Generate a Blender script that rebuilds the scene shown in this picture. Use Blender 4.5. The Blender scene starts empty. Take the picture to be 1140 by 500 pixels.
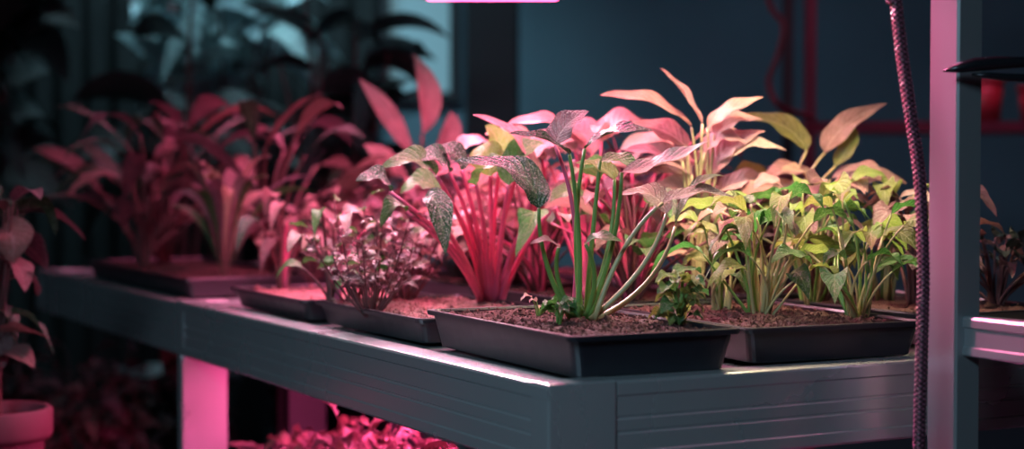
import bpy, math, random
from mathutils import Vector, Matrix, noise
R = math.radians
scene = bpy.context.scene
col = scene.collection
FPX = 1871.0
PITCH = math.atan(60/FPX)
TZ = 0.80
CZ = TZ + 0.2565
Fw = Vector((0, math.cos(PITCH), -math.sin(PITCH)))
Up = Vector((0, math.sin(PITCH), math.cos(PITCH)))
CAM = Vector((0, 0, CZ))
def at(px, py, Y):
    d = Fw + Vector((1,0,0))*((px-570)/FPX) + Up*((250-py)/FPX)
    return CAM + d*(Y/d.y)
def onz(px, py, z):
    d = Fw + Vector((1,0,0))*((px-570)/FPX) + Up*((250-py)/FPX)
    return CAM + d*((z-CZ)/d.z)
ANG = R(28.2)
C0 = Vector((0.0428, 2.0, 0))
EV = Vector((math.cos(ANG), math.sin(ANG), 0))
EU = Vector((-math.sin(ANG), math.cos(ANG), 0))
def W(v, u, z): return C0 + EV*v + EU*u + Vector((0,0,z))

# ------------------------------------------------------------ materials
def mat(name):
    m = bpy.data.materials.new(name); m.use_nodes = True
    nt = m.node_tree
    return m, nt, nt.nodes['Principled BSDF'], nt.nodes, nt.links
def simple(name, c, rough=.5, metal=0., noise_s=0, amt=.2, bump=0., coat=0., stretch=None, rv=.12):
    m, nt, b, N, L = mat(name)
    b.inputs['Base Color'].default_value = (*c, 1)
    b.inputs['Roughness'].default_value = rough
    b.inputs['Metallic'].default_value = metal
    b.inputs['Coat Weight'].default_value = coat
    if noise_s:
        tc = N.new('ShaderNodeTexCoord'); mp = N.new('ShaderNodeMapping')
        if stretch: mp.inputs['Scale'].default_value = stretch
        nz = N.new('ShaderNodeTexNoise'); nz.inputs['Scale'].default_value = noise_s
        nz.inputs['Detail'].default_value = 6
        L.new(tc.outputs['Object'], mp.inputs[0]); L.new(mp.outputs[0], nz.inputs[0])
        cr = N.new('ShaderNodeMix'); cr.data_type = 'RGBA'
        cr.inputs[6].default_value = (*[x*(1-amt) for x in c], 1)
        cr.inputs[7].default_value = (*[min(1, x*(1+amt)) for x in c], 1)
        L.new(nz.outputs['Fac'], cr.inputs[0]); L.new(cr.outputs[2], b.inputs['Base Color'])
        mr = N.new('ShaderNodeMapRange'); mr.inputs[3].default_value = max(.02, rough-rv); mr.inputs[4].default_value = min(1, rough+rv)
        L.new(nz.outputs['Fac'], mr.inputs[0]); L.new(mr.outputs[0], b.inputs['Roughness'])
        if bump:
            bp = N.new('ShaderNodeBump'); bp.inputs['Strength'].default_value = bump; bp.inputs['Distance'].default_value = .004
            L.new(nz.outputs['Fac'], bp.inputs['Height']); L.new(bp.outputs[0], b.inputs['Normal'])
    return m
def emis(name, c, s):
    m, nt, b, N, L = mat(name)
    b.inputs['Base Color'].default_value = (*[x*.5 for x in c], 1)
    b.inputs['Emission Color'].default_value = (*c, 1); b.inputs['Emission Strength'].default_value = s
    return m
def leafmat(name, c, vein, rough=.36, tr=.3, var=.04, spk=.28):
    m, nt, b, N, L = mat(name)
    uv = N.new('ShaderNodeUVMap'); sp = N.new('ShaderNodeSeparateXYZ'); L.new(uv.outputs[0], sp.inputs[0])
    def M(op, a, bb=None, cc=None):
        n = N.new('ShaderNodeMath'); n.operation = op
        for i, x in enumerate((a, bb, cc)):
            if x is None: continue
            if isinstance(x, (int, float)): n.inputs[i].default_value = x
            else: L.new(x, n.inputs[i])
        return n.outputs[0]
    au = M('ABSOLUTE', M('SUBTRACT', sp.outputs[0], .5))
    mid = M('LESS_THAN', au, .025)
    ph = M('SUBTRACT', M('MULTIPLY', sp.outputs[1], 9.0), M('MULTIPLY', au, 5.0))
    lat = M('POWER', M('ABSOLUTE', M('COSINE', M('MULTIPLY', ph, math.pi))), 16.0)
    vn = M('MAXIMUM', M('MULTIPLY', mid, .8), M('MULTIPLY', lat, .3))
    tc = N.new('ShaderNodeTexCoord')
    nz = N.new('ShaderNodeTexNoise'); nz.inputs['Scale'].default_value = 45; nz.inputs['Detail'].default_value = 4
    L.new(tc.outputs['Object'], nz.inputs[0])
    oi = N.new('ShaderNodeObjectInfo'); gi = N.new('ShaderNodeNewGeometry')
    rnd_ = M('FRACT', M('ADD', oi.outputs['Random'], gi.outputs['Random Per Island']))
    hs = N.new('ShaderNodeHueSaturation'); hs.inputs['Color'].default_value = (*c, 1)
    L.new(M('ADD', .5-var/2, M('MULTIPLY', rnd_, var)), hs.inputs['Hue'])
    L.new(M('ADD', M('MULTIPLY', rnd_, .8), M('ADD', .05, M('MULTIPLY', nz.outputs['Fac'], 1.0))), hs.inputs['Value'])
    mx = N.new('ShaderNodeMix'); mx.data_type = 'RGBA'
    L.new(vn, mx.inputs[0]); L.new(hs.outputs[0], mx.inputs[6]); mx.inputs[7].default_value = (*vein, 1)
    n2 = N.new('ShaderNodeTexNoise'); n2.inputs['Scale'].default_value = 380; n2.inputs['Detail'].default_value = 3
    L.new(tc.outputs['Object'], n2.inputs[0])
    sk = N.new('ShaderNodeMapRange'); sk.inputs[1].default_value = .52; sk.inputs[2].default_value = .64; sk.inputs[4].default_value = spk
    L.new(n2.outputs['Fac'], sk.inputs[0])
    m2 = N.new('ShaderNodeMix'); m2.data_type = 'RGBA'; L.new(sk.outputs[0], m2.inputs[0]); L.new(mx.outputs[2], m2.inputs[6])
    m2.inputs[7].default_value = (.74, .68, .66, 1)
    L.new(m2.outputs[2], b.inputs['Base Color'])
    b.inputs['Roughness'].default_value = rough
    bp = N.new('ShaderNodeBump'); bp.inputs['Strength'].default_value = 1.; bp.inputs['Distance'].default_value = .0035
    L.new(M('ADD', M('MULTIPLY', vn, -1.2), M('MULTIPLY', n2.outputs['Fac'], .8)), bp.inputs['Height']); L.new(bp.outputs[0], b.inputs['Normal'])
    t = N.new('ShaderNodeBsdfTranslucent'); L.new(mx.outputs[2], t.inputs[0])
    ms = N.new('ShaderNodeMixShader'); ms.inputs[0].default_value = tr
    L.new(b.outputs[0], ms.inputs[1]); L.new(t.outputs[0], ms.inputs[2]); L.new(ms.outputs[0], N['Material Output'].inputs[0])
    return m
M_ALU = simple('aluminium', (.56,.59,.61), .27, .68, 3, .05, 0, rv=.04)
M_ALUD = simple('dull_aluminium', (.26,.31,.34), .45, .4, 9, .1, 0, rv=.05)
M_POST = simple('grey_post_metal', (.30,.32,.34), .32, .5, 3, .05, 0, rv=.04)
M_TRAY = simple('black_plastic', (.014,.015,.021), .36, 0, 40, .2, .03)
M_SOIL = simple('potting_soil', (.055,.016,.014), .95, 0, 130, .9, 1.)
M_SOILP = simple('pink_lit_potting_soil', (.26,.11,.11), .95, 0, 130, .6, 1.)  # lit copy of the soil, pink light put into its colour
M_STG = simple('green_stem', (.14,.26,.06), .36, 0, 50, .25, .1)
M_STP = simple('pink_stem', (.60,.09,.20), .36, 0, 50, .2, .1)
M_STC = simple('cream_stem', (.40,.36,.18), .36, 0, 50, .2, .1)
M_STD = simple('brown_stem', (.12,.04,.045), .6, 0, 50, .3, .1)
L_GRN = leafmat('green_leaf', (.05,.17,.03), (.18,.32,.10), tr=.35)
L_DRK = leafmat('dark_green_leaf', (.010,.050,.018), (.07,.16,.06), spk=.40, rough=.22, tr=.2)
L_PAL = leafmat('pale_leaf', (.44,.32,.27), (.60,.48,.42), tr=.3, spk=.45)
L_YEL = leafmat('yellow_green_leaf', (.21,.28,.055), (.38,.42,.16), tr=.42, var=.08, spk=.2)
L_PNK = leafmat('pink_leaf', (.46,.23,.23), (.58,.36,.36), tr=.28, var=.06)
L_ROS = leafmat('dark_rose_leaf', (.18,.072,.082), (.32,.16,.17), tr=.18, var=.08, spk=.2)
L_ORG = leafmat('peach_leaf', (.54,.33,.25), (.66,.46,.38), tr=.32, var=.05, spk=.25)
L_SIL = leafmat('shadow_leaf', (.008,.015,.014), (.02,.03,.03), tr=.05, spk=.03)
L_TEA = leafmat('teal_lit_leaf', (.34,.48,.50), (.4,.52,.52), tr=.25, spk=.1)  # cool light on the far leaves put into the leaf colour

# ------------------------------------------------------------ object helpers
def tag(o, label=None, cat=None, group=None, kind=None):
    if label: o['label'] = label
    if cat: o['category'] = cat
    if group: o['group'] = group
    if kind: o['kind'] = kind
    return o
def empty(name, loc, rz=0, **k):
    o = bpy.data.objects.new(name, None); col.objects.link(o); o.empty_display_size = .05
    o.location = loc; o.rotation_euler = (0,0,rz); return tag(o, **k)
class MB:
    def __init__(s): s.v=[]; s.f=[]; s.uv=[]
    def add(s, v, f, uv=None):
        k=len(s.v); s.v += [tuple(x) for x in v]; s.f += [tuple(i+k for i in q) for q in f]
        s.uv += uv if uv else [(0.,0.)]*len(v)
    def box(s, x0,x1,y0,y1,z0,z1,bev=0):
        if bev:
            b=min(bev,(x1-x0)*.45,(y1-y0)*.45,(z1-z0)*.45)
            rings=[]
            for z,i in ((z0,b),(z0+b,0),(z1-b,0),(z1,b)):
                rings.append([(x0+i+b,y0+i,z),(x1-i-b,y0+i,z),(x1-i,y0+i+b,z),(x1-i,y1-i-b,z),(x1-i-b,y1-i,z),(x0+i+b,y1-i,z),(x0+i,y1-i-b,z),(x0+i,y0+i+b,z)])
            v=[p for r in rings for p in r]; f=[tuple(range(7,-1,-1)), tuple(range(24,32))]
            for r in range(3):
                for j in range(8): f.append((r*8+j, r*8+(j+1)%8, (r+1)*8+(j+1)%8, (r+1)*8+j))
            s.add(v,f); return
        v=[(x0,y0,z0),(x1,y0,z0),(x1,y1,z0),(x0,y1,z0),(x0,y0,z1),(x1,y0,z1),(x1,y1,z1),(x0,y1,z1)]
        s.add(v,[(3,2,1,0),(4,5,6,7),(0,1,5,4),(1,2,6,5),(2,3,7,6),(3,0,4,7)])
    def tube(s, pts, rad, n=8, cap=True):
        pts=[Vector(p) for p in pts]; k=len(pts)
        if not hasattr(rad,'__len__'): rad=[rad]*k
        T=(pts[1]-pts[0]).normalized(); A=T.cross(Vector((0,0,1)))
        if A.length<.05: A=T.cross(Vector((0,1,0)))
        A.normalize(); v=[]; f=[]
        for i,p in enumerate(pts):
            T=(pts[min(i+1,k-1)]-pts[max(i-1,0)]).normalized()
            A=(A-T*A.dot(T)).normalized(); B=T.cross(A)
            for j in range(n):
                a=2*math.pi*j/n; v.append(p+(A*math.cos(a)+B*math.sin(a))*rad[i])
        for i in range(k-1):
            for j in range(n): f.append((i*n+j,i*n+(j+1)%n,(i+1)*n+(j+1)%n,(i+1)*n+j))
        if cap: f.append(tuple(range(n-1,-1,-1))); f.append(tuple(range((k-1)*n,k*n)))
        s.add(v,f)
    def lathe(s, prof, c=(0,0,0), n=32):
        v=[];f=[]
        for r,z in prof:
            for j in range(n):
                a=2*math.pi*j/n; v.append((c[0]+r*math.cos(a),c[1]+r*math.sin(a),c[2]+z))
        for i in range(len(prof)-1):
            for j in range(n): f.append((i*n+j,i*n+(j+1)%n,(i+1)*n+(j+1)%n,(i+1)*n+j))
        s.add(v,f)
    def leaf(s, p0,p1,p2, w, roll=0, cup=.25, wave=.0, n=10, m=4, a=.75, b=.8, ser=0, ph=0, side=None):
        v=[];f=[];uv=[]
        for i in range(n+1):
            t=i/n
            c=p0*(1-t)**2+p1*2*t*(1-t)+p2*t*t
            T=((p1-p0)*(1-t)+(p2-p1)*t)
            if T.length<1e-6: T=p2-p0
            T.normalize()
            S=side.copy() if side is not None else T.cross(Vector((0,0,1)))
            S=S-T*S.dot(T)
            if S.length<.02: S=Vector((1,0,0))
            S.normalize()
            if roll: S=Matrix.Rotation(roll,3,T)@S
            Nn=S.cross(T)
            h=w*.5*(max(0,math.sin(math.pi*min(1,max(0,t))**a))**b+.02)
            if ser: h*=1+ser*(((t*11)%1)-.5)
            for j in range(m+1):
                q=2*j/m-1
                z=cup*h*abs(q)**1.3+wave*h*q*q*math.sin(t*13+ph+(1.5 if q>0 else 0))
                v.append(c+S*h*q+Nn*z); uv.append((q*.5+.5,t))
        for i in range(n):
            for j in range(m):
                k=i*(m+1)+j; f.append((k,k+1,k+m+2,k+m+1))
        s.add(v,f,uv)
    def build(s, name, m, parent=None, smooth=True, off=None):
        me=bpy.data.meshes.new(name)
        vs=s.v if off is None else [(x-off[0],y-off[1],z-off[2]) for x,y,z in s.v]
        me.from_pydata(vs,[],s.f); me.materials.append(m)
        ul=me.uv_layers.new(name='UVMap'); 
        idx=[0]*len(me.loops); me.loops.foreach_get('vertex_index',idx)
        fl=[]; 
        for i in idx: fl+=s.uv[i]
        ul.data.foreach_set('uv',fl)
        if smooth: me.polygons.foreach_set('use_smooth',[True]*len(me.polygons))
        me.update()
        o=bpy.data.objects.new(name,me); col.objects.link(o); o.parent=parent
        return o
def bez(a,b,c,n=8):
    return [a*(1-t)**2+b*2*t*(1-t)+c*t*t for t in [i/n for i in range(n+1)]]
def bevel(o, w=.003, seg=2):
    m=o.modifiers.new('bevel','BEVEL'); m.width=w; m.segments=seg; m.limit_method='ANGLE'; return o
def catmull(P, n=10):
    out=[]
    for i in range(len(P)-1):
        a=P[max(i-1,0)];b=P[i];c=P[i+1];d=P[min(i+2,len(P)-1)]
        for k in range(n):
            t=k/n; out.append(.5*((2*b)+(c-a)*t+(2*a-5*b+4*c-d)*t*t+(3*b-a-3*c+d)*t**3))
    out.append(P[-1]); return out

# ------------------------------------------------------------ room
M_WALL = simple('teal_wall', (.10,.17,.21), .85, 0, 2.2, .25)
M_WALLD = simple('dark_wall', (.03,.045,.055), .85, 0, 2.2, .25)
M_FLOOR = simple('dark_floor', (.02,.022,.028), .5, 0, 3, .3)
M_FR = simple('dark_frame', (.01,.012,.016), .5)
XL,XR,YF,YB,ZC = -3.2,3.0,-1.6,7.0,2.8
def st(name, box, m):
    b=MB(); b.box(*box); o=b.build(name,m,smooth=False); o['kind']='structure'; return o
st('floor',(XL,XR,YF,YB,-.1,0),M_FLOOR)
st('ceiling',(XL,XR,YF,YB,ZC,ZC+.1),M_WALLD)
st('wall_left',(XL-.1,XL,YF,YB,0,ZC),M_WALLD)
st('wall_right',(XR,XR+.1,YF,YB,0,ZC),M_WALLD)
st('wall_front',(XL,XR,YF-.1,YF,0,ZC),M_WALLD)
wx0,wx1,wz0,wz1=at(428,0,YB).x,at(506,0,YB).x,at(0,108,YB).z,2.45
b=MB(); b.box(XL,wx0,YB,YB+.1,0,ZC); b.box(wx1,XR,YB,YB+.1,0,ZC); b.box(wx0,wx1,YB,YB+.1,0,wz0); b.box(wx0,wx1,YB,YB+.1,wz1,ZC)
o=b.build('wall_back',M_WALL,smooth=False); o['kind']='structure'
win=empty('window_1',(0,0,0),kind='structure')
b=MB()
for x in (wx0,wx1): b.box(x-.02,x+.02,YB-.03,YB+.05,wz0,wz1)
for z in (wz0,wz1): b.box(wx0-.02,wx1+.02,YB-.035,YB+.055,z-.02,z+.02)
b.build('window_frame',M_FR,win,smooth=False)
b=MB(); b.box(wx0,wx1,YB+.055,YB+.065,wz0,wz1); b.build('window_pane',emis('evening_glass',(.27,.50,.58),.33),win,smooth=False)
cb=empty('trim_1',(at(548,0,6.3).x,6.3,0),kind='structure')
b=MB(); b.box(-.10,.10,-.08,.08,0,ZC,bev=.01); b.build('column_casing',M_FR,cb,smooth=False)
b=MB(); vv=[]; ff=[]; nx=160; x0=XL+.02; x1=wx0-.03
for i in range(nx+1):
    x=x0+(x1-x0)*i/nx; y=YB-.07+.035*math.sin(i*.9)+.01*math.sin(i*.37)
    vv+=[(x,y,.03),(x,y,2.62)]
for i in range(nx): ff.append((2*i,2*i+2,2*i+3,2*i+1))
b.add(vv,ff); o=b.build('backdrop',simple('backdrop_black',(.006,.009,.010),.9)); tag(o,'added black pleated curtain on the far wall left of the pale window','backdrop')  # added sheet that keeps the wall left of the window dark
o=MB(); o.tube([(x0,YB-.07,2.63),(x1,YB-.07,2.63)],.014,10); o=o.build('backdrop_rail',M_FR); tag(o,'dark rail the added black curtain hangs from','rail')

# ------------------------------------------------------------ bench
BH=.106
def beam_profile():
    P=[(-.045,0),(-.004,0),(-.0012,-.0012),(0,-.004),(0,-.018),(-.002,-.020),(-.002,-.044),(-.0035,-.0455),(-.0035,-.0475),(-.002,-.049),(-.002,-.062),(-.0035,-.0635),(-.0035,-.0655),(-.002,-.067),(-.002,-.088),(0,-.090),(0,-.103),(-.002,-.106),(-.045,-.106)]
    return P
def beam(b, a, c, out, z):
    P=beam_profile(); n=len(P); v=[]
    for q in (a,c):
        for o_,dz in P: v.append((q[0]+out[0]*o_, q[1]+out[1]*o_, z+dz))
    f=[(i,(i+1)%n,n+(i+1)%n,n+i) for i in range(n)]+[tuple(range(n-1,-1,-1)),tuple(range(n,2*n))]
    b.add(v,f)
def bench(u0,u1,v0,v1,z,label,legs,lx=.008,lm=None,shelf=True):
    e=empty('growing_bench',W(v0,u0,0),ANG,label=label,cat='bench')
    w=v1-v0; l=u1-u0; lm=lm or M_ALU
    b=MB(); beam(b,(0,.0),(0,l),(-1,0),z); b.build('side_beam',M_ALU,e,smooth=False)
    b=MB(); beam(b,(w,l),(w,0),(1,0),z); b.build('side_beam',M_ALU,e,smooth=False)
    b=MB(); beam(b,(.098,0),(w-.098,0),(0,-1),z); b.build('end_beam',M_ALU,e,smooth=False)
    b=MB(); beam(b,(w-.098,l),(.098,l),(0,1),z); b.build('end_beam',M_ALU,e,smooth=False)
    b=MB(); b.box(.046,w-.046,.046,l-.046,z-.022,z-.006); b.build('top_panel',M_ALU,e,smooth=False)
    for x in (.0005,w-.0965):
        for y in (-.0005,l-.0455):
            b=MB(); b.box(x,x+.096,y,y+.046,z-BH-.0005,z+.0008); bevel(b.build('corner_bracket',M_ALU,e,smooth=False),.0025)
    for x in (lx,w-lx-.095):
        for y in legs:
            b=MB(); b.box(x,x+.095,y,y+.03,.02,z-(.107 if lx<.05 else .023)); lg=bevel(b.build('leg',lm if x<.05 else M_FR,e,smooth=False),.004)  # far and rear legs coloured dark, standing in for shade under the benches
            b=MB(); b.box(x-.004,x+.103,y-.008,y+.038,0,.02); b.build('foot_plate',M_ALUD,lg,smooth=False)
    if shelf:
        b=MB(); b.box(.02,w-.02,.07,l-.045,.30,.33); bevel(b.build('lower_shelf',M_ALUD,e,smooth=False),.003)
    return e
BW=1.08
bench(0,1.50,0,BW,TZ,'long ribbed aluminium growing bench with plain corner bracket carrying the front trays',(.01,1.468),lx=.001)
bench(1.515,2.80,.012,BW,TZ-.006,'second metal bench farther back at left, joined end to end behind the front one',(.35,1.10),lx=.36,lm=M_FR,shelf=False)

# ------------------------------------------------------------ trays and soil
def tray(v,u,w,l,h,z,rot,label,soil_label,fine=False,sm=None):
    base=W(v,u,z)
    e=empty('seed_tray',base,ANG+R(rot),label=label,cat='tray')
    def ring(x0,x1,y0,y1,z,r=.012,n=4):
        P=[]
        for cx,cy,a0 in ((x1-r,y0+r,-90),(x1-r,y1-r,0),(x0+r,y1-r,90),(x0+r,y0+r,180)):
            for k in range(n+1):
                a=R(a0+90*k/n); P.append((cx+r*math.cos(a),cy+r*math.sin(a),z))
        return P
    def rr(ins,z): return ring(ins,w-ins,ins,l-ins,z)
    def loft(rings,capb=True):
        b=MB(); n=len(rings[0]); v_=[p for q in rings for p in q]; f=[]
        for i in range(len(rings)-1):
            for j in range(n): f.append((i*n+j,i*n+(j+1)%n,(i+1)*n+(j+1)%n,(i+1)*n+j))
        if capb: f.append(tuple(range(n-1,-1,-1))); f.append(tuple(range((len(rings)-1)*n,len(rings)*n)))
        b.add(v_,f); return b
    loft([rr(.015,.0),rr(.012,.002),rr(.006,h*.6),rr(.0025,h-.006),rr(.0045,h-.006),rr(.014,.004)]).build('tray_body',M_TRAY,e,smooth=False)
    loft([rr(.003,h-.007),rr(-.004,h-.007),rr(-.005,h-.002),rr(-.004,h),rr(.003,h),rr(.005,h-.003),rr(.005,h-.007),rr(.003,h-.007)],False).build('tray_rim',M_TRAY,e,smooth=False)
    nx,ny=(44,80) if fine else (20,34)
    b=MB(); vv=[]; ff=[]; sz=h-.008; ins=.0065
    rnd=random.Random(len(label)*7+int(v*100))
    for j in range(ny+1):
        for i in range(nx+1):
            x=ins+(w-2*ins)*i/nx; y=ins+(l-2*ins)*j/ny
            q=Vector((x*38+v*9,y*38+u*9,0)); ed=min(1,min(i,nx-i,j,ny-j)/3)
            vv.append((x,y,sz+(noise.noise(q)*.007+noise.noise(q*3)*.005+.003)*ed-(1-ed)*.004))
    for j in range(ny):
        for i in range(nx):
            k=j*(nx+1)+i; ff.append((k,k+1,k+nx+2,k+nx+1))
    b.add(vv,ff)
    for k in range(1900 if fine else 160):
        x=rnd.uniform(.012,w-.012); y=rnd.uniform(.012,l-.012); r=rnd.uniform(.0007,.0020+.004*rnd.random()**5)*(1 if fine else 1.6)
        q=Vector((x*38+v*9,y*38+u*9,0)); zz=sz+noise.noise(q)*.007+noise.noise(q*3)*.005+.0035
        P=[(x+r*rnd.uniform(.6,1.2),y,zz),(x-r*rnd.uniform(.6,1.2),y,zz),(x,y+r*rnd.uniform(.6,1.2),zz),(x,y-r,zz),(x,y,zz+r),(x,y,zz-r)]
        b.add(P,[(0,2,4),(2,1,4),(1,3,4),(3,0,4),(2,0,5),(1,2,5),(3,1,5),(0,3,5)])
    o=b.build('potting_soil',sm or M_SOIL,smooth=False); o.location=base; o.rotation_euler=(0,0,ANG+R(rot))
    tag(o,soil_label,'soil',kind='stuff')
    return base
TH=.049
tray(.050,.028,.242,.445,.054,TZ,-2.2,'largest-looking black seed tray at the front corner of the bench','dark crumbly potting soil in the front corner tray',True)
tray(.335,.055,.285,.42,TH,TZ,-4,'black seed tray of yellow-green seedlings beside the cable at right','potting soil under the yellow-green seedlings at right',True)
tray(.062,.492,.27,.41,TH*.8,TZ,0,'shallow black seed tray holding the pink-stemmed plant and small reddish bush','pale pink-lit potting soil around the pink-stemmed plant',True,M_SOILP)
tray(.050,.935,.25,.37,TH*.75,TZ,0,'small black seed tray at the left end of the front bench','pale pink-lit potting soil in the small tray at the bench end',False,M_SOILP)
tray(.38,.51,.29,.42,TH,TZ,0,'black seed tray behind the yellow-green seedlings holding tall peach leaves','soil beneath the tall peach-leaved plants')
tray(.38,.95,.29,.42,TH,TZ,0,'black seed tray in the middle of the bench under blurred pink bushes','soil beneath the blurred pink bushes mid bench')
tray(.69,.10,.29,.42,TH,TZ,0,'black seed tray seen just right of the metal post','soil in the tray right of the metal post')
tray(.70,.54,.29,.42,TH,TZ,0,'black seed tray at the right rear of the front bench','soil in the right rear tray of the front bench')
tray(.70,.98,.29,.42,TH,TZ,0,'black seed tray farthest back on the right of the front bench','soil in the farthest right tray of the front bench')
tray(.05,1.60,.30,.80,TH*.85,TZ-.006,0,'long black seed tray on the rear bench at left','dark soil in the long tray on the rear bench')
tray(.42,1.60,.30,.60,TH,TZ-.006,0,'black seed tray on the rear bench behind the long tray','soil in the tray behind the long tray on the rear bench')

# ------------------------------------------------------------ plants
rnd=random.Random(11)
def plant(name,base,label,cat='plant',group=None): return empty(name,base,0,label=label,cat=cat,group=group)
def stemleaf(e, base, ctrl, top, lp1, tip, w, sm, lm, r=.0035, **k):
    off=e.location
    b=MB(); P=bez(base,ctrl,top,11); b.tube(P,[r*(1.15-.5*i/11) for i in range(12)],8)
    s=b.build('stem',sm,e,off=off)
    b=MB(); b.leaf(top,lp1,tip,w,**k); l=b.build('leaf',lm,s,off=off)
    return s
def clump(e, cnt, hr, sr, Ll, Lw, sms, lms, seed, droop=(.1,.5), r=.0028, up=.35, baser=.012, bow=.3, **k):
    rd=random.Random(seed); B=Vector(e.location)
    for i in range(cnt):
        a=2*math.pi*i*.618+rd.uniform(-.4,.4)
        d=Vector((math.cos(a),math.sin(a),0)); h=rd.uniform(*hr); rr=rd.uniform(*sr)
        if h>hr[0]+.7*(hr[1]-hr[0]): rr*=.7
        db=Matrix.Rotation(rd.uniform(-1.2,1.2),3,'Z')@d
        b0=B+db*rd.uniform(.1,1)*min(baser,rr+.005)-Vector((0,0,.006))
        top=B+d*rr+Vector((0,0,h))
        ctrl=B+db*rr*bow+Vector((0,0,h*rd.uniform(.5,.8)))
        L=rd.uniform(*Ll); dr=rd.uniform(*droop); w=rd.uniform(*Lw)*(.6+.4*L/Ll[1])
        d2=Matrix.Rotation(rd.uniform(-.9,.9),3,'Z')@d
        lp=top+d2*L*.45+Vector((0,0,L*up)); tip=top+d2*L*rd.uniform(.8,1)-Vector((0,0,L*(dr-.1)))
        ml=lms
        if isinstance(lms,dict): ml=lms['hi'] if h>hr[0]+.6*(hr[1]-hr[0]) else lms['lo']
        stemleaf(e,b0,ctrl,top,lp,tip,w,rd.choice(sms),rd.choice(ml),r=r*rd.uniform(.8,1.2),roll=rd.uniform(-.6,.6),ph=rd.uniform(0,6),**k)
def strap(e, cnt, Lr, wr, lms, seed, out=(.4,.9), dr=(.1,.5), **k):
    rd=random.Random(seed); B=Vector(e.location)
    for i in range(cnt):
        a=2*math.pi*i*.618+rd.uniform(-.3,.3); d=Vector((math.cos(a),math.sin(a),0)); L=rd.uniform(*Lr); o_=rd.uniform(*out)
        up=L*math.sqrt(max(.05,1-o_*o_*.6))
        b0=B+d*.006-Vector((0,0,.005)); p1=B+d*L*o_*.35+Vector((0,0,up)); p2=B+d*L*o_+Vector((0,0,up*(1-rd.uniform(*dr))))
        b=MB(); b.leaf(b0,p1,p2,rd.uniform(*wr),a=1.6,b=1.1,roll=rd.uniform(-.5,.5),ph=rd.uniform(0,6),**k)
        b.build('leaf',rd.choice(lms),e,off=B)
def bush(e, n, h, r, nl, Ll, Lw, sm, lm, seed, flat=.45, up=.45, tw=.0022, irr=.55, **k):
    rd=random.Random(seed); B=Vector(e.location); st_=MB(); fo=MB()
    for i in range(n):
        a=2*math.pi*i*.618; d=Vector((math.cos(a),math.sin(a),0)); q=math.sqrt((i+.5)/n)
        top=B+d*r*q*rd.uniform(.6,1.1)+Vector((0,0,h*(1-flat*q*q)*rd.uniform(irr,1.12)))
        P=bez(B+d*.008-Vector((0,0,.006)),B+d*r*q*.6+Vector((0,0,h*rd.uniform(.2,.5))),top,8)
        st_.tube(P,[tw*(1.2-.09*j) for j in range(9)],5)
        for j in range(nl):
            t=1-(j/nl)*.65; p=P[min(8,int(t*8+.5))]
            a2=rd.uniform(0,6.28); d2=Vector((math.cos(a2),math.sin(a2),0)); L=rd.uniform(*Ll)
            p_=p+d2*L*.35+Vector((0,0,L*.25)); st_.tube([p,p_],tw*.5,4)
            fo.leaf(p_,p_+d2*L*.5+Vector((0,0,L*up)),p_+d2*L+Vector((0,0,L*rd.uniform(-.5,.4))),rd.uniform(*Lw),roll=rd.uniform(-.8,.8),n=6,m=4,ph=rd.uniform(0,6),**k)
    st_.build('branches',sm,e,off=B); fo.build('foliage',lm,e,off=B)

SZ=TZ+TH-.007
SZ1=TZ+.054-.007
BB=onz(645,358,SZ1); YB_=BB.y
hb=plant('leafy_seedling',BB,'tall seedling with slim green stems rising from the front corner tray')
def hero(e,bx,by,Yb,cx,cy,jx,jy,Yj,ax,ay,tx,ty,Yt,wpx,sm,lm,r=.0038,dy=0,wk=1.4,rs=.7,bend=0,**k):
    if bend:
        cx=cx+(bx-cx)*bend; cy=cy-30*bend
    base=at(bx,by,Yb); top=at(jx,jy,Yj+dy); c=at(cx,cy,(Yb+Yj)/2+dy*.6); tip=at(tx,ty,Yt+dy); lp=at(ax,ay,(Yj+Yt)/2+dy)
    kk=dict(n=20,m=8,cup=.30,wave=.16); kk.update(k)
    kk['roll']=kk.get('roll',.6)*rs*(1 if tx>jx else -1)
    stemleaf(e,base,c,top,lp,tip,wpx*wk*Yj/FPX,sm,lm,r=r,**kk)
Yh=YB_
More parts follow.
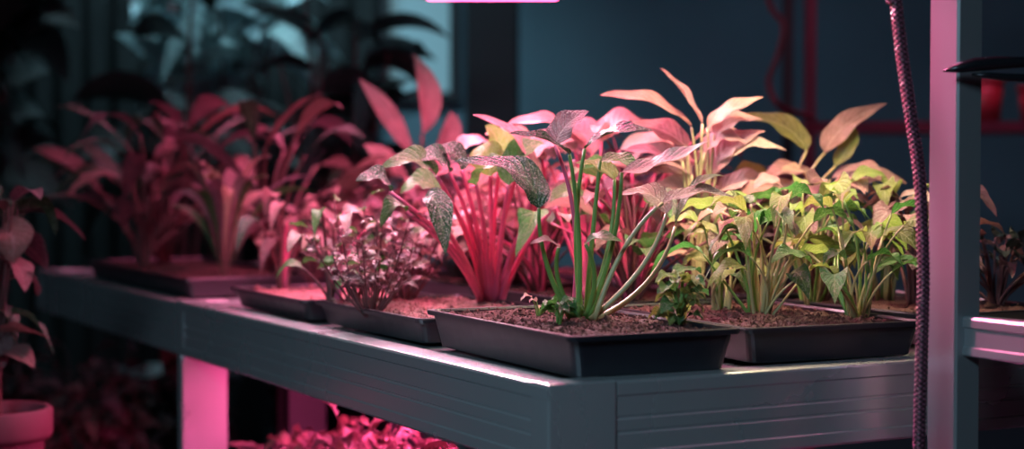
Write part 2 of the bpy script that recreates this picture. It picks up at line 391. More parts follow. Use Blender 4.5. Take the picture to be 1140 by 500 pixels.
H=[(636,356,Yh, 598,290, 600,232,Yh-.03, 596,176, 505,180,Yh+.00, 32,M_STG,L_DRK,dict(roll=.6)),
   (643,358,Yh, 650,260, 634,172,Yh, 612,150, 566,149,Yh-.05, 20,M_STG,L_DRK,dict(roll=.6)),
   (648,358,Yh+.01, 634,250, 651,166,Yh+.01, 680,138, 727,146,Yh-.04, 22,M_STG,L_DRK,dict(roll=.6)),
   (653,358,Yh, 690,275, 692,192,Yh-.02, 742,186, 789,157,Yh-.06, 26,M_STG,L_PAL,dict(roll=.65)),
   (657,356,Yh-.01, 728,300, 742,238,Yh+.0, 730,204, 688,218,Yh+.03, 24,M_STC,L_PAL,dict(roll=.6)),
   (662,356,Yh-.02, 690,262, 738,226,Yh, 780,204, 820,222,Yh+.02, 20,M_STC,L_PAL,dict(roll=.5)),
   (638,354,Yh+.03, 652,240, 618,162,Yh+.05, 626,135, 656,124,Yh+.06, 26,M_STP,L_PNK,dict(roll=.9)),
   (650,356,Yh+.02, 686,280, 684,200,Yh+.04, 672,180, 640,182,Yh+.06, 20,M_STG,L_YEL,dict(roll=.5)),
   (652,356,Yh+.03, 660,250, 668,180,Yh+.04, 690,172, 716,190,Yh+.02, 20,M_STG,L_GRN,dict(roll=.6)),
   (666,354,Yh+.02, 735,322, 752,252,Yh+.04, 770,192, 806,196,Yh+.03, 16,M_STC,L_GRN,dict(roll=.5)),
   (652,352,Yh, 672,310, 652,272,Yh-.03, 662,258, 694,270,Yh-.05, 16,M_STG,L_GRN,dict(roll=.6)),
   (640,352,Yh, 612,310, 622,276,Yh-.03, 612,262, 590,272,Yh-.05, 12,M_STG,L_PAL,dict(roll=.5)),
]
for h in H: hero(hb,*h[:-1],**h[-1])
BA=onz(545,338,TZ+TH*.8-.007); Ya=BA.y
ha=plant('pink_stemmed_plant',BA,'pink-stemmed plant fanning up between the front tray and the small bush')
A=[(537,336,Ya-.02, 500,285, 434,214,Ya-.08, 428,186, 396,202,Ya-.10, 22,M_STP,L_DRK,dict(roll=.8)),
   (539,337,Ya, 515,270, 486,196,Ya-.04, 470,164, 424,188,Ya-.06, 26,M_STP,L_GRN,dict(roll=.8)),
   (541,338,Ya, 520,260, 500,192,Ya-.02, 496,166, 452,178,Ya-.04, 24,M_STP,L_DRK,dict(roll=.9)),
   (543,338,Ya, 530,270, 514,190,Ya, 512,160, 474,170,Ya, 22,M_STP,L_DRK,dict(roll=.8)),
   (546,338,Ya, 538,270, 530,206,Ya, 534,180, 568,180,Ya-.04, 26,M_STP,L_GRN,dict(roll=.7)),
   (549,338,Ya, 546,270, 546,196,Ya+.02, 542,160, 522,178,Ya+.04, 28,M_STP,L_YEL,dict(roll=.9)),
   (552,338,Ya, 560,280, 566,206,Ya+.01, 572,160, 606,160,Ya+.02, 26,M_STP,L_GRN,dict(roll=.9)),
   (554,338,Ya+.02, 575,290, 590,240,Ya, 604,220, 574,286,Ya-.05, 22,M_STP,L_GRN,dict(roll=.2)),
   (556,338,Ya, 590,280, 600,200,Ya+.02, 585,142, 526,128,Ya+.02, 20,M_STP,L_PNK,dict(roll=.6)),
   (536,338,Ya-.02, 490,290, 452,236,Ya-.06, 440,212, 424,254,Ya-.08, 20,M_STP,L_GRN,dict(roll=.5)),
   (538,336,Ya-.01, 500,290, 472,222,Ya-.07, 490,205, 496,284,Ya-.10, 22,M_STP,L_DRK,dict(roll=.6)),
   (550,336,Ya+.02, 556,260, 580,186,Ya+.05, 600,150, 640,158,Ya+.06, 26,M_STP,L_PNK,dict(roll=.8)),
   (542,336,Ya+.03, 520,260, 488,214,Ya+.06, 470,190, 446,216,Ya+.06, 24,M_STP,L_GRN,dict(roll=.8)),
   (548,337,Ya+.04, 545,260, 556,190,Ya+.07, 560,150, 540,140,Ya+.08, 24,M_STP,L_YEL,dict(roll=.8)),
   (558,337,Ya+.02, 596,290, 612,236,Ya+.06, 622,206, 650,214,Ya+.08, 22,M_STP,L_PNK,dict(roll=.6)),
]
for h in A: hero(ha,*h[:-1],r=.0046,dy=-.14,bend=.45,**h[-1])
def rosette(px,py,label,cnt,L,w,lm,seed,h=(.01,.03),z=SZ1,sm=M_STG,**k):
    e=plant('small_seedling',onz(px,py,z),label)
    clump(e,cnt,h,(.005,.016),L,w,[sm],lm if isinstance(lm,list) else [lm],seed,r=.0013,baser=.004,cup=.4,wave=.3,**k)
    return e
rosette(622,362,'tiny dark seedling at the foot of the tall green stems',12,(.02,.032),(.014,.020),L_GRN,3)
rosette(757,364,'small curly green seedling near the right rim of the front tray',34,(.022,.036),(.017,.026),[L_YEL,L_YEL,L_GRN],5,h=(.010,.066))
rosette(600,352,'tiny pale sprout left of the tall green stems',6,(.014,.022),(.009,.013),L_PAL,7)
UPP={'lo':[L_GRN,L_GRN,L_YEL,L_YEL],'hi':[L_YEL,L_ORG,L_PAL,L_YEL,L_GRN,L_YEL]}
def gclump(px,py,label,cnt,seed,hr=(.05,.18),sr=(.02,.11),z=SZ,lms=None,Ll=(.06,.10),Lw=(.028,.040),name='yellow_green_seedling',**k):
    e=plant(name,onz(px,py,z),label)
    kk=dict(cup=.3,wave=.25,n=16,m=6,ser=0,r=.0021,droop=(.0,.6),baser=.016,up=.38,a=.85,b=1.0,bow=.6); kk.update(k)
    clump(e,cnt,hr,sr,Ll,Lw,[M_STG,M_STC,M_STC],lms or UPP,seed,**kk); return e
gclump(846,352,'bushy yellow-green seedling just right of the front tray',27,21)
gclump(957,354,'yellow-green seedling nearest the braided cable',23,22,sr=(.02,.09))
gclump(902,340,'taller yellow-green seedling between and behind the other two',21,23,hr=(.10,.20))
gclump(803,346,'low green seedling at the left end of the right tray',12,24,hr=(.04,.14),sr=(.01,.06),Ll=(.045,.07))
gclump(985,336,'airy seedling at the back right corner of the right tray',14,25,hr=(.08,.19),sr=(.01,.08))
e=plant('small_bush',onz(412,348,TZ+.032),'small reddish bush with dark wiry twigs in the shallow tray')
bush(e,24,.14,.11,6,(.014,.030),(.009,.017),M_STD,L_ROS,31,flat=.1,up=.2,tw=.0018,irr=.3,cup=.3,wave=.3)
e=plant('small_bush',onz(450,336,TZ+.032),'loose dusky bush behind the reddish wiry one')
bush(e,20,.17,.11,5,(.018,.038),(.012,.024),M_STD,L_ROS,32,flat=.1,up=.2,tw=.0018,irr=.35,cup=.3,wave=.3)
e=plant('small_bush',onz(395,338,TZ+.032),'sparse green-leaved bush between the two dusky bushes')
bush(e,12,.16,.11,6,(.018,.034),(.011,.02),M_STD,L_GRN,36,flat=.1,up=.2,tw=.0018,irr=.3,cup=.3,wave=.3)
e=plant('broad_leaf_seedling',onz(372,338,TZ+.032),'seedling with curled white-tipped leaves left of the reddish bush')
clump(e,11,(.06,.16),(.02,.06),(.045,.07),(.022,.030),[M_STD,M_STP],[L_ROS,L_PAL,L_GRN],33,r=.003,cup=.3,wave=.15,n=12,m=6,droop=(.3,.8))
e=plant('broad_leaf_seedling',onz(316,322,TZ+.032),'pink seedling with a drooping top leaf in the small tray at the bench end')
clump(e,11,(.08,.18),(.01,.06),(.055,.085),(.024,.034),[M_STD,M_STD,M_STP],[L_ROS,L_PNK,L_DRK],34,r=.0035,cup=.3,wave=.15,n=12,m=6,droop=(.3,.8))
e=plant('small_bush',onz(348,310,TZ+.030),'low pink bush at the back of the small tray at the bench end')
bush(e,22,.17,.12,7,(.025,.045),(.014,.024),M_STD,L_PNK,35,cup=.3,wave=.3)
Z5=TZ+.030
LW=dict(a=1.0,b=1.0)
e=plant('arching_leaf_plant',onz(250,308,Z5),'plant with arching peach and pink strap leaves on the rear bench')
strap(e,24,(.18,.30),(.024,.034),[L_PNK,L_ORG,L_PNK,L_ROS,L_GRN],41,n=14,m=6,cup=.3,wave=.1,out=(.25,.8),dr=(.0,.4))
e=plant('arching_leaf_plant',onz(160,298,Z5),'dark broad-leaved plant at the left end of the rear bench')
clump(e,16,(.08,.27),(.04,.15),(.13,.20),(.038,.052),[M_STD],[L_ROS,L_DRK,L_ROS],42,r=.004,cup=.25,wave=.12,n=12,m=6,droop=(-.4,.3),**LW)
e=plant('arching_leaf_plant',W(.36,1.92,Z5),'tall plant with big rose-pink leaves, centre left behind the strap-leaved plant')
clump(e,20,(.12,.32),(.06,.22),(.15,.23),(.042,.056),[M_STD],[L_PNK,L_ROS,L_ROS,L_DRK],43,r=.005,cup=.25,wave=.12,n=12,m=6,up=.5,droop=(-.5,.3),**LW)
e=plant('arching_leaf_plant',W(.20,2.25,Z5),'blurred dark pink plant with long pointed leaves farthest left on the rear bench')
clump(e,18,(.12,.34),(.06,.24),(.18,.27),(.044,.058),[M_STD],[L_ROS,L_ROS,L_ROS,L_DRK],44,r=.005,cup=.25,wave=.12,n=12,m=6,up=.5,droop=(-.5,.3),**LW)
e=plant('upright_leaf_plant',W(.64,1.72,Z5),'plant with upright pink blades standing above the pink bushes left of centre')
off=e.location; Yq=off.y
for (jx,jy,ax,ay,tx,ty,w) in [(462,178,430,120,400,88,24),(470,150,490,110,460,60,28),(476,188,510,150,502,124,26),(455,200,420,170,405,160,24),(480,200,520,170,525,190,24)]:
    stemleaf(e,off+Vector((0,0,-.005)),(off+at(jx,jy,Yq))/2,at(jx,jy,Yq),at(ax,ay,Yq-.03),at(tx,ty,Yq),w*Yq/FPX,M_STD,L_PNK,r=.006,roll=.3,n=14,m=6,side=Vector((1,.2,0)),a=1.0,b=.9)
mid=[(W(.48,1.02,SZ),'soft pink bush in the middle of the bench behind the pink stems',.22,.17,51,L_PNK),
     (W(.52,1.27,SZ),'blurred rose bush at the back of the middle tray',.24,.18,52,L_ROS),
     (W(.84,1.15,SZ),'blurred pink bush at the far right back of the front bench',.27,.17,53,L_ROS),
     (W(.90,.84,SZ),'dim rose bush at the right rear between peach leaves and post',.22,.14,54,L_ROS),
     (W(.56,1.75,Z5),'blurred pink bush on the rear bench above the small tray',.20,.17,55,L_ROS)]
for p,lab,h,r,sd,lm in mid:
    e=plant('small_bush',p,lab); bush(e,30,h,r,10,(.04,.06),(.022,.034),M_STD,lm,sd,cup=.3,wave=.3)
bank=[(W(.45,.84,SZ),'dense pale pink plant in the bank of foliage behind the pink stems',34,(.08,.26),[L_PNK,L_ORG,L_PAL,L_ROS],56),
      (W(.50,.60,SZ),'dense peach-pink plant right behind the front tray',32,(.06,.22),[L_PNK,L_ORG,L_GRN,L_ROS],57),
      (W(.76,.80,SZ),'dense peach plant under the long curving leaf',32,(.06,.24),[L_ORG,L_PNK,L_YEL,L_ROS],58),
      (W(.62,.78,SZ),'dense pink plant below the star of peach leaves',32,(.08,.28),[L_PNK,L_ORG,L_PAL],59)]
for p,lab,c,hr,lms,sd in bank:
    e=plant('pink_foliage_plant',p,lab); clump(e,c,hr,(.03,.15),(.06,.095),(.034,.048),[M_STD,M_STD,M_STP],lms,sd,r=.003,cup=.28,wave=.15,n=10,m=4,droop=(-.1,.5))
def px_plant(base,label,Y,rows,lm,name='peach_leaf_plant',r=.0030,sm=None):
    e=plant(name,base,label); off=Vector(e.location)
    for (jx,jy,ax,ay,tx,ty,w,rl) in rows:
        top=at(jx,jy,Y); dy=rnd.uniform(-.05,.05)
        stemleaf(e,off+Vector((rnd.uniform(-.012,.012),rnd.uniform(-.01,.01),-.005)),off*.5+top*.5+Vector(((top.x-off.x)*-.25+rnd.uniform(-.02,.02),0,.02)),top,at(ax,ay,Y+dy),at(tx,ty,Y+dy*2),w*1.4*Y/FPX,sm or M_STC,rnd.choice(lm),r=r,roll=abs(rl)*(1 if tx>jx else -1),n=14,m=6,wave=.14)
    return e
b1=W(.60,.56,SZ)
px_plant(b1,'tall peach plant whose leaves form a star above the tray line',b1.y,[
 (782,138,762,100,735,76,22,.4),(770,142,735,104,668,106,26,.5),(788,142,808,120,850,108,22,.5),(795,150,815,126,850,134,22,.4),
 (790,196,800,155,852,146,28,.5),(770,195,735,160,695,168,26,.5),(800,180,830,150,876,168,24,.4),(780,220,750,195,715,215,26,.4),
 (765,165,740,138,700,138,26,.5),(800,215,830,190,862,205,28,.4),(760,180,730,165,720,195,24,.4),(785,170,800,140,830,160,24,.5)],[L_ORG,L_PNK,L_ORG,L_PAL])
b2=W(.78,.60,SZ)
px_plant(b2,'peach plant with one long leaf curving up toward the cable',b2.y,[
 (898,168,880,128,815,130,24,.5),(918,170,935,132,988,115,22,.5),(905,195,870,180,845,208,26,.4),(925,200,960,180,985,200,26,.4),
 (940,215,975,190,1010,205,28,.4),(890,210,850,198,825,225,28,.4),(930,185,950,160,950,140,16,.4),(910,210,900,185,870,190,24,.4)],[L_ORG,L_YEL,L_ORG])
b3=W(.44,.66,SZ)
px_plant(b3,'pale pink plant behind the tall green stems',b3.y+.1,[
 (650,160,620,125,565,138,28,.4),(670,158,690,118,720,140,30,.4),(640,168,620,150,590,170,30,.5),(690,168,730,145,750,178,30,.5),
 (660,172,650,132,615,138,30,.4),(700,190,740,175,765,198,30,.4),(610,180,580,140,540,150,28,.4),(600,190,570,170,545,190,28,.4)],[L_PNK,L_PNK,L_ORG],sm=M_STP)
e=plant('leafy_seedling',W(.84,.30,SZ),'dim reddish seedling directly behind the metal post')
clump(e,22,(.06,.17),(.02,.10),(.05,.08),(.032,.044),[M_STD],[L_ROS,L_PNK],61,r=.003,cup=.3,wave=.2,n=10,m=4)
e=plant('leafy_seedling',W(.95,.24,SZ),'dim purple-pink seedling visible to the right of the metal post')
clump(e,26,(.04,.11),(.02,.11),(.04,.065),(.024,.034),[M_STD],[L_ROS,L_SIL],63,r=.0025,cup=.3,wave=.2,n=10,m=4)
e=plant('leafy_seedling',W(.76,.44,SZ),'rosy seedling half hidden behind the braided cable')
clump(e,24,(.06,.20),(.02,.11),(.05,.08),(.03,.04),[M_STD],[L_ROS,L_PNK],62,r=.003,cup=.3,wave=.2,n=10,m=4)

for i,(v,u,lab) in enumerate([(.20,.98,'pink-lit bush on the lower shelf second from the bench leg'),(.22,.62,'bright pink bush on the lower shelf under the long side beam'),(.24,.28,'pink bush on the lower shelf nearest the front corner'),(.66,1.02,'bush deep on the lower shelf behind the others'),(.24,1.30,'dim rose bush on the lower shelf right beside the bench leg')]):
    hh=.13 if i==4 else .20
    pb=empty('plant_pot',W(v,u,.33),label='low black pot on the lower shelf, '+('second from the bench leg','under the side beam','near the front corner','deep behind the others','right beside the bench leg')[i],cat='pot')
    b=MB(); b.lathe([(.0,0),(.055,0),(.07,.09),(.076,.09),(.076,.10),(.068,.10),(.064,.085),(0,.085)]); b.build('pot_body',M_TRAY,pb)
    e=plant('small_bush',W(v,u,.33+.085),lab); bush(e,28,hh,.18,8,(.035,.06),(.018,.032),M_STD,L_ROS,70+i,cup=.3,wave=.3)
for i,(px,Y,h) in enumerate([(95,4.6,.42),(20,4.9,.45),(165,4.9,.40)]):
    p=at(px,500,Y); p.z=.12
    b=MB(); pt=empty('plant_pot',(p.x,p.y,0),label=('low round floor pot under the rear bench at left','low round floor pot behind the terracotta pot','low round floor pot beside the rear bench leg')[i],cat='pot')
    b.lathe([(0,0),(.10,0),(.13,.13),(.14,.13),(.14,.15),(.125,.15),(.12,.12),(0,.12)]); b.build('pot_body',M_TRAY,pt)
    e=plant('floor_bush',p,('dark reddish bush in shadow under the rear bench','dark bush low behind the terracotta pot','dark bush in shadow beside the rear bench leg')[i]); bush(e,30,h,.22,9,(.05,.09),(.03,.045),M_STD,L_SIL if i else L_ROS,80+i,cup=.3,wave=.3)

Yp=3.0; pc=at(-4,454,Yp)
M_TERRA=simple('terracotta',(.11,.022,.04),.7,0,12,.3,.2)
ptz=pc.z
stn=empty('plant_stand',(pc.x,Yp,0),label='dark round stool under the terracotta pot at left',cat='stand')
b=MB(); b.lathe([(0,ptz-.24),(.13,ptz-.24),(.13,ptz-.22),(0,ptz-.22)]); b.build('stand_top',M_FR,stn)
for k in range(3):
    a=k*2.09; b=MB(); b.tube([(math.cos(a)*.10,math.sin(a)*.10,ptz-.24),(math.cos(a)*.14,math.sin(a)*.14,0)],.012,10); b.build('leg',M_FR,stn)
pot=empty('plant_pot',(pc.x,Yp,ptz-.22),label='terracotta pot in the bottom left corner of the view',cat='pot')
b=MB(); b.lathe([(0,0),(.065,0),(.085,.17),(.083,.175),(0,.16)],n=40); b.build('pot_body',M_TERRA,pot)
b=MB(); b.lathe([(.083,.165),(.095,.165),(.098,.175),(.098,.215),(.094,.22),(.086,.22),(.083,.19),(.083,.165)],n=40); b.build('pot_rim',M_TERRA,pot)
b=MB(); b.lathe([(0,.195),(.05,.198),(.0825,.193),(.08,.18)]); o=b.build('potting_soil',M_SOIL); o.location=pot.location; tag(o,'soil in the terracotta pot at bottom left','soil',kind='stuff')
e=plant('potted_plant',Vector((pc.x,Yp,ptz-.22+.19)),'dark pink-tinged plant with pointed leaves in the terracotta pot at left')
off=Vector(e.location)
rows=[(20,235,50,215,62,262,34),(15,240,60,225,95,268,28),(5,235,-10,215,-40,250,36),(10,230,25,205,10,262,34),(0,255,20,250,14,300,34),(10,310,40,300,42,330,26),
      (12,350,40,345,60,395,24),(0,370,30,365,52,376,22),(-10,300,-30,290,-60,330,36),(2,320,-5,300,-20,350,30),(-5,400,20,380,38,410,22),(8,270,30,262,52,300,30),(-5,225,-20,200,-50,225,30),(15,225,35,200,45,222,20),(0,290,25,285,28,325,28),
      (-4,345,10,340,18,385,26),(-8,380,-2,372,4,410,24)]
for i,(jx,jy,ax,ay,tx,ty,w) in enumerate(rows):
    dy=rnd.uniform(-.06,.06)
    stemleaf(e,off+Vector((rnd.uniform(-.01,.01),rnd.uniform(-.01,.01),-.005)),off*.5+at(jx,jy,Yp)*.5+Vector((-.01,0,.03)),at(jx,jy,Yp+dy*.5),at(ax,ay,Yp+dy),at(tx,ty,Yp+dy*1.5),w*1.4*Yp/FPX,M_STD,L_ROS if i%3 else L_DRK,r=.0026,roll=rnd.uniform(-.5,.5),n=12,m=6,wave=.1)

def tree(x,Y,h,spread,nb,nl,seed,label,lm,zlo=.9,Ll=(.15,.26),Lw=(.07,.11),d0='dark leafy tree '):
    pt=empty('floor_planter',(x,Y,0),label='dark tall planter of the '+d0+label,cat='planter')
    b=MB(); b.lathe([(0,0),(.15,0),(.20,.38),(.215,.38),(.215,.42),(.19,.42),(.185,.36),(0,.36)]); b.build('planter_body',M_FR,pt)
    e=plant('indoor_tree',Vector((x,Y,.36)),d0+label,'tree'); B=Vector(e.location); rd=random.Random(seed)
    fo=MB(); st_=MB(); 
    for i in range(nb):
        a=i*2.4; d=Vector((math.cos(a),math.sin(a)*.6,0)); top=Vector((x,Y,0))+d*spread*rd.uniform(.3,1)+Vector((0,0,rd.uniform(zlo+.25,h)))
        P=bez(B+d*.02-Vector((0,0,.01)),B+d*.08+Vector((0,0,(top.z-B.z)*.7)),top,12); st_.tube(P,[.012-.0007*j for j in range(13)],6)
        for j in range(nl):
            p=P[rd.randint(6,12)]; 
            if p.z<zlo: continue
            a2=rd.uniform(0,6.28); d2=Vector((math.cos(a2),math.sin(a2),0)); L=rd.uniform(*Ll)
            fo.leaf(p,p+d2*L*.5+Vector((0,0,L*.4)),p+d2*L+Vector((0,0,L*rd.uniform(-.8,.5))),rd.uniform(*Lw),roll=rd.uniform(-1,1),n=8,m=4)
    st_.build('branches',M_STD,e,off=B); fo.build('foliage',lm,e,off=B)
BIG=dict(Ll=(.22,.36),Lw=(.10,.15))
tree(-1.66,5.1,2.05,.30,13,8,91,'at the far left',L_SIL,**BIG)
tree(-1.08,5.35,1.85,.22,7,4,94,'in front of the teal-lit one',L_SIL,**BIG)
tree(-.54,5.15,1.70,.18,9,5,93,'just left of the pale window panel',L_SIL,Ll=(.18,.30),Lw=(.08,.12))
tree(-1.08,6.3,2.05,.50,13,7,92,'in the gap before the black curtain',L_TEA,zlo=1.3,Ll=(.20,.30),Lw=(.08,.12),d0='teal-lit tree ')

# ------------------------------------------------------------ grow lights and added fill lamps
M_PINKE=emis('pink_led',(1,.10,.34),10)
M_WARME=emis('warm_led',(1,.80,.55),5)
M_COOLE=emis('cool_led',(.65,.88,1),5)
def area(name,loc,rz,sx,sy,c,p,spread=140,tilt=(0,0),aim=None):
    l=bpy.data.lights.new(name,'AREA'); l.shape='RECTANGLE'; l.size=sx; l.size_y=sy; l.color=c; l.energy=p; l.spread=R(spread)
    o=bpy.data.objects.new(name,l); col.objects.link(o); o.location=loc; o.rotation_euler=(tilt[0],tilt[1],rz)
    if aim is not None: o.rotation_euler=(Vector(aim)-Vector(loc)).to_track_quat('-Z','Y').to_euler()
    return o
def fixture(loc,rz,sx,sy,em,label,top=True):
    e=empty('grow_light',loc,rz,label=label,cat='light')
    b=MB(); b.box(-sx/2-.02,sx/2+.02,-sy/2-.02,sy/2+.02,.004,.045,bev=.006); b.build('light_housing',M_ALUD,e,smooth=False)
    b=MB(); b.box(-sx/2,sx/2,-sy/2,sy/2,0,.0045); b.build('led_panel',em,e,smooth=False)
    if top:
        for s in (-1,1):
            b=MB(); b.tube([(s*sx*.4,0,.044),(s*sx*.4,0,ZC-loc[2])],.0025,6); b.build('hanging_wire',M_FR,e)
    return e
PINK=(1,.18,.37)
fl=at(548,-2.5,3.35)
fixture((fl.x,fl.y,fl.z),0,.26,.10,M_PINKE,'pink grow light bar hanging at the top centre')
area('pink_top_a',(fl.x,fl.y,fl.z-.01),0,.26,.10,PINK,9,160)
p=W(.30,.80,1.52); fixture(p,ANG+R(90),.8,.12,M_PINKE,'pink grow light above the left side of the front bench')
area('pink_top_b',p-Vector((0,0,.01)),ANG+R(90),.8,.12,PINK,12.5,140)
p=W(.45,2.15,1.60); fixture(p,ANG+R(90),.6,.12,M_PINKE,'pink grow light above the rear bench')
area('pink_top_c',p-Vector((0,0,.01)),ANG+R(90),.6,.12,PINK,4.0,120)
p=W(.62,.36,1.48); fixture(p,ANG,.36,.12,M_WARME,'warm white grow light above the yellow-green seedlings')
area('warm_top',p-Vector((0,0,.01)),ANG,.36,.12,(1,.80,.50),4.8,100)
p=W(.04,.60,1.56); fixture(p,ANG+R(90),.5,.10,M_COOLE,'cool white grow light above the front tray')
area('cool_top',p-Vector((0,0,.01)),ANG+R(90),.5,.10,(.88,.92,1),2.8,120)
p=W(.35,1.55,1.75); fixture(p,ANG,.7,.10,M_COOLE,'added pinkish white rim light at the junction of the two benches')  # added backlight for leaf rim highlights and bench top sheen
area('rim_back',p-Vector((0,0,.02)),0,.7,.10,(1,.66,.76),13,80,aim=W(.15,.10,.90))
fixture(W(.45,.80,TZ-.07),ANG+R(90),1.1,.08,M_PINKE,'pink light bar fixed under the front bench top',top=False)
area('pink_under',W(.45,.80,TZ-.075),ANG+R(90),1.1,.08,(1,.10,.32),58,175)
area('room_cool_front',(-1.0,-.1,2.2),0,.9,.5,(.50,.80,1),9,85,aim=(.0,2.2,.75))  # added cool fill for the bench front
area('room_cool_back',(.9,5.4,2.6),0,1.0,.6,(.45,.75,1),7,160)
area('room_cool_left',(-1.0,5.9,2.7),0,.8,.3,(.5,.85,1),20,110,aim=(-1.08,6.35,1.5))
area('rack_pink',(1.25,4.4,1.70),0,.6,.1,PINK,1.6,170,(R(20),0))
pr=at(1065,250,2.15); rx,ry=pr.x,pr.y
sl=Vector((-.55,2.75,2.1)); tgt=Vector((rx,ry,1.0))  # lamp added to turn the left face of the post pink
l=bpy.data.lights.new('pink_spot','SPOT'); l.energy=420; l.color=(1,.17,.37); l.spot_size=R(20); l.spot_blend=.5; l.shadow_soft_size=.05
o=bpy.data.objects.new('pink_spot',l); col.objects.link(o); o.location=sl; o.rotation_euler=(tgt-sl).to_track_quat('-Z','Y').to_euler()
sp_=empty('added_spot_lamp',sl,label='added pink spot lamp hung from the ceiling, aimed at the right post',cat='light'); 
b=MB(); b.tube([(0,0,.03),(0,0,ZC-sl.z)],.008,8); b.build('stem',M_FR,sp_)
q=(tgt-sl).normalized(); b=MB(); b.tube([-q*.16,-q*.13,-q*.02],[.02,.045,.05],20); b.build('lamp_housing',M_FR,sp_)

# ------------------------------------------------------------ right hand rack, cable, clip
rack=empty('metal_rack',(rx,ry,0),ANG,label='metal rack with a square upright post and a shelf beam at the right',cat='rack')
for (x,y) in ((0,0),(0,-.85)):
    b=MB(); b.box(x,x+.043,y,y+.054,.012,2.1,bev=.003); pp=b.build('post',M_POST,rack,smooth=False)
    b=MB(); b.box(x-.012,x+.055,y-.01,y+.064,0,.012); b.build('foot_plate',M_ALUD,pp,smooth=False)
zz=at(1070,353,2.15).z
P=[(-.03,0),(-.002,0),(0,-.003),(0,-.013),(-.003,-.015),(-.003,-.038),(0,-.040),(0,-.049),(-.002,-.051),(-.03,-.051)]
n=len(P); b=MB(); b.add([(.012-q[0],y,zz+q[1]) for y in (-.79,0) for q in P],[(i,(i+1)%n,n+(i+1)%n,n+i) for i in range(n)]+[tuple(range(n)),tuple(range(2*n-1,n-1,-1))])
b.build('shelf_beam',M_POST,rack,smooth=False)
b=MB(); b.box(.0,.041,-.795,.0,2.04,2.08,bev=.002); b.build('top_rail',M_ALU,rack,smooth=False)
pts=[Vector((at(985,0,2.1).x-.03,2.1,ZC)),Vector((at(985,0,2.1).x-.01,2.1,2.0)),at(991,-60,2.1),at(997,0,2.1),at(1004,60,2.1),at(1014,130,2.1),at(1024,200,2.1),at(1028,300,2.1),at(1026,400,2.1),at(1023,500,2.1),Vector((at(1020,500,2.1).x,2.1,.35)),Vector((at(1015,500,2.1).x,2.1,.01))]
path=catmull(pts,40)
M_CAB=simple('braided_cable',(.05,.02,.03),.3,0,160,.8,.3,coat=.5)
M_CABP=simple('pink_braid_thread',(.40,.12,.20),.4,0,160,.6,.3)
cab=empty('braided_cable',path[-1],label='slim dark cable with a pink-threaded braid hanging beside the metal post',cat='cable')
acc=[0]
for i in range(1,len(path)): acc.append(acc[-1]+(path[i]-path[i-1]).length)
tot=acc[-1]; NS=3600; rs=[]; j=0
for i in range(NS+1):
    s=tot*i/NS
    while j<len(acc)-2 and acc[j+1]<s: j+=1
    t=(s-acc[j])/max(1e-9,acc[j+1]-acc[j]); rs.append(path[j].lerp(path[j+1],t))
for k in range(8):
    q=[]
    for i,pnt in enumerate(rs):
        a=(1 if k%2 else -1)*2*math.pi*(tot*i/NS)/.026+(k//2)*1.5708
        rr_=.0062+.0006*math.sin(2*math.pi*(tot*i/NS)/.0065+k*math.pi)
        q.append(pnt+Vector((math.cos(a)*rr_,math.sin(a)*rr_,0)))
    b=MB(); b.tube(q,.0011 if k%2 else .0015,5); b.build('strand',M_CABP if k%2 else M_CAB,cab,off=path[-1])
b=MB(); b.tube(rs[::12],.0062,10); b.build('core',M_CAB,cab,off=path[-1])
M_BLK=simple('black_metal',(.02,.022,.028),.25,.6)
cl=empty('spring_clip',at(1066,80,2.14),label='black pointed spring clip sticking out of the post near the top right',cat='clip')
off=cl.location
for nm,P,rr in (('upper_jaw',[(1050,79),(1066,76),(1085,72),(1110,70),(1150,69),(1180,70)],[.0012,.006,.009,.0085,.006,.004]),('lower_jaw',[(1082,83),(1100,84),(1120,86),(1150,87),(1180,86)],[.002,.004,.005,.005,.004])):
    q=[at(x,y,2.125) for x,y in P]; b=MB(); b.tube(q,rr,12); b.build(nm,M_BLK,cl,off=off)

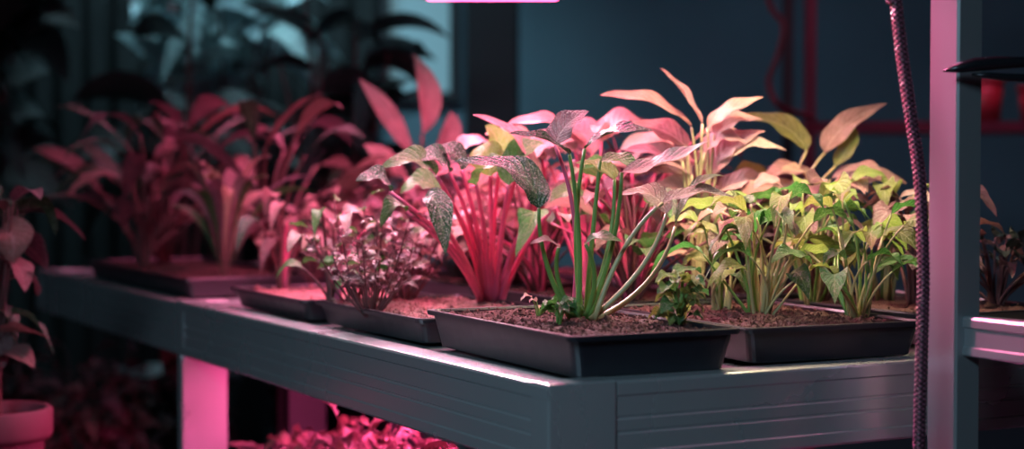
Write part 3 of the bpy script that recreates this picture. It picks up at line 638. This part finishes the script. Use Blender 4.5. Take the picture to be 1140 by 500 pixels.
# ------------------------------------------------------------ far rack, red cable
fr=empty('storage_rack',(at(905,0,4.6).x,4.6,0),label='dim storage rack with pink light coloured into posts and shelves against the far wall',cat='rack')
M_RPO=simple('pink_lit_rack_colour',(.14,.035,.06),.4,.2)  # pink light on the far rack put into its base colour
for x in (-.02,.85):
    for y in (0,.37):
        b=MB(); b.box(x,x+.03,y,y+.03,0,2.1,bev=.004); b.build('post',M_RPO if y==0 else M_FR,fr,smooth=False)
for z in (.5,at(0,135,4.6).z-.03,1.75):
    b=MB(); b.box(-.02,.88,-.003,.403,z,z+.03); b.build('shelf',M_RPO,fr,smooth=False)
zs=at(0,135,4.6).z+.0
M_RED=simple('red_plastic',(.30,.025,.04),.45,0,20,.2)
for i,(x,w,h,lab) in enumerate([(.50,.11,.11,'red storage tub on the far rack shelf, left one'),(.66,.12,.09,'wider red storage tub on the far rack shelf, right one')]):
    e=empty('storage_tub',(fr.location.x+x,4.72,zs),label=lab,cat='tub')
    b=MB(); b.lathe([(0,0),(w*.42,0),(w*.5,h),(w*.46,h),(w*.4,.006),(0,.006)],n=28); b.build('tub_body',M_RED,e)
    b=MB(); b.lathe([(w*.46,h),(w*.54,h),(w*.54,h+.012),(0,h+.014)],n=28); b.build('tub_lid',M_RED,e)
rp=[Vector((at(856,0,4.3).x,4.3,ZC)),at(852,-80,4.3),at(856,0,4.3),at(872,28,4.3),at(866,62,4.3),at(856,92,4.3),at(868,118,4.3),at(895,128,4.45),at(905,132,4.57)]
b=MB(); b.tube(catmull(rp,10),.008,8); o=b.build('hanging_cord',simple('dark_red_cord',(.15,.02,.035),.5)); tag(o,'thin red cord hanging in a loose curve against the blue wall','cord')

# ------------------------------------------------------------ world, camera
w=bpy.data.worlds.new('World'); scene.world=w; w.use_nodes=True
w.node_tree.nodes['Background'].inputs[0].default_value=(.10,.2,.26,1); w.node_tree.nodes['Background'].inputs[1].default_value=.15
cd=bpy.data.cameras.new('Camera'); co=bpy.data.objects.new('Camera',cd); col.objects.link(co)
co.location=CAM; co.rotation_euler=(R(90)-PITCH,0,0)
cd.sensor_width=36; cd.lens=FPX/1140*36; cd.dof.use_dof=True; cd.dof.focus_distance=2.38; cd.dof.aperture_fstop=2.2; cd.clip_start=.05
scene.camera=co
scene.view_settings.view_transform='Standard'
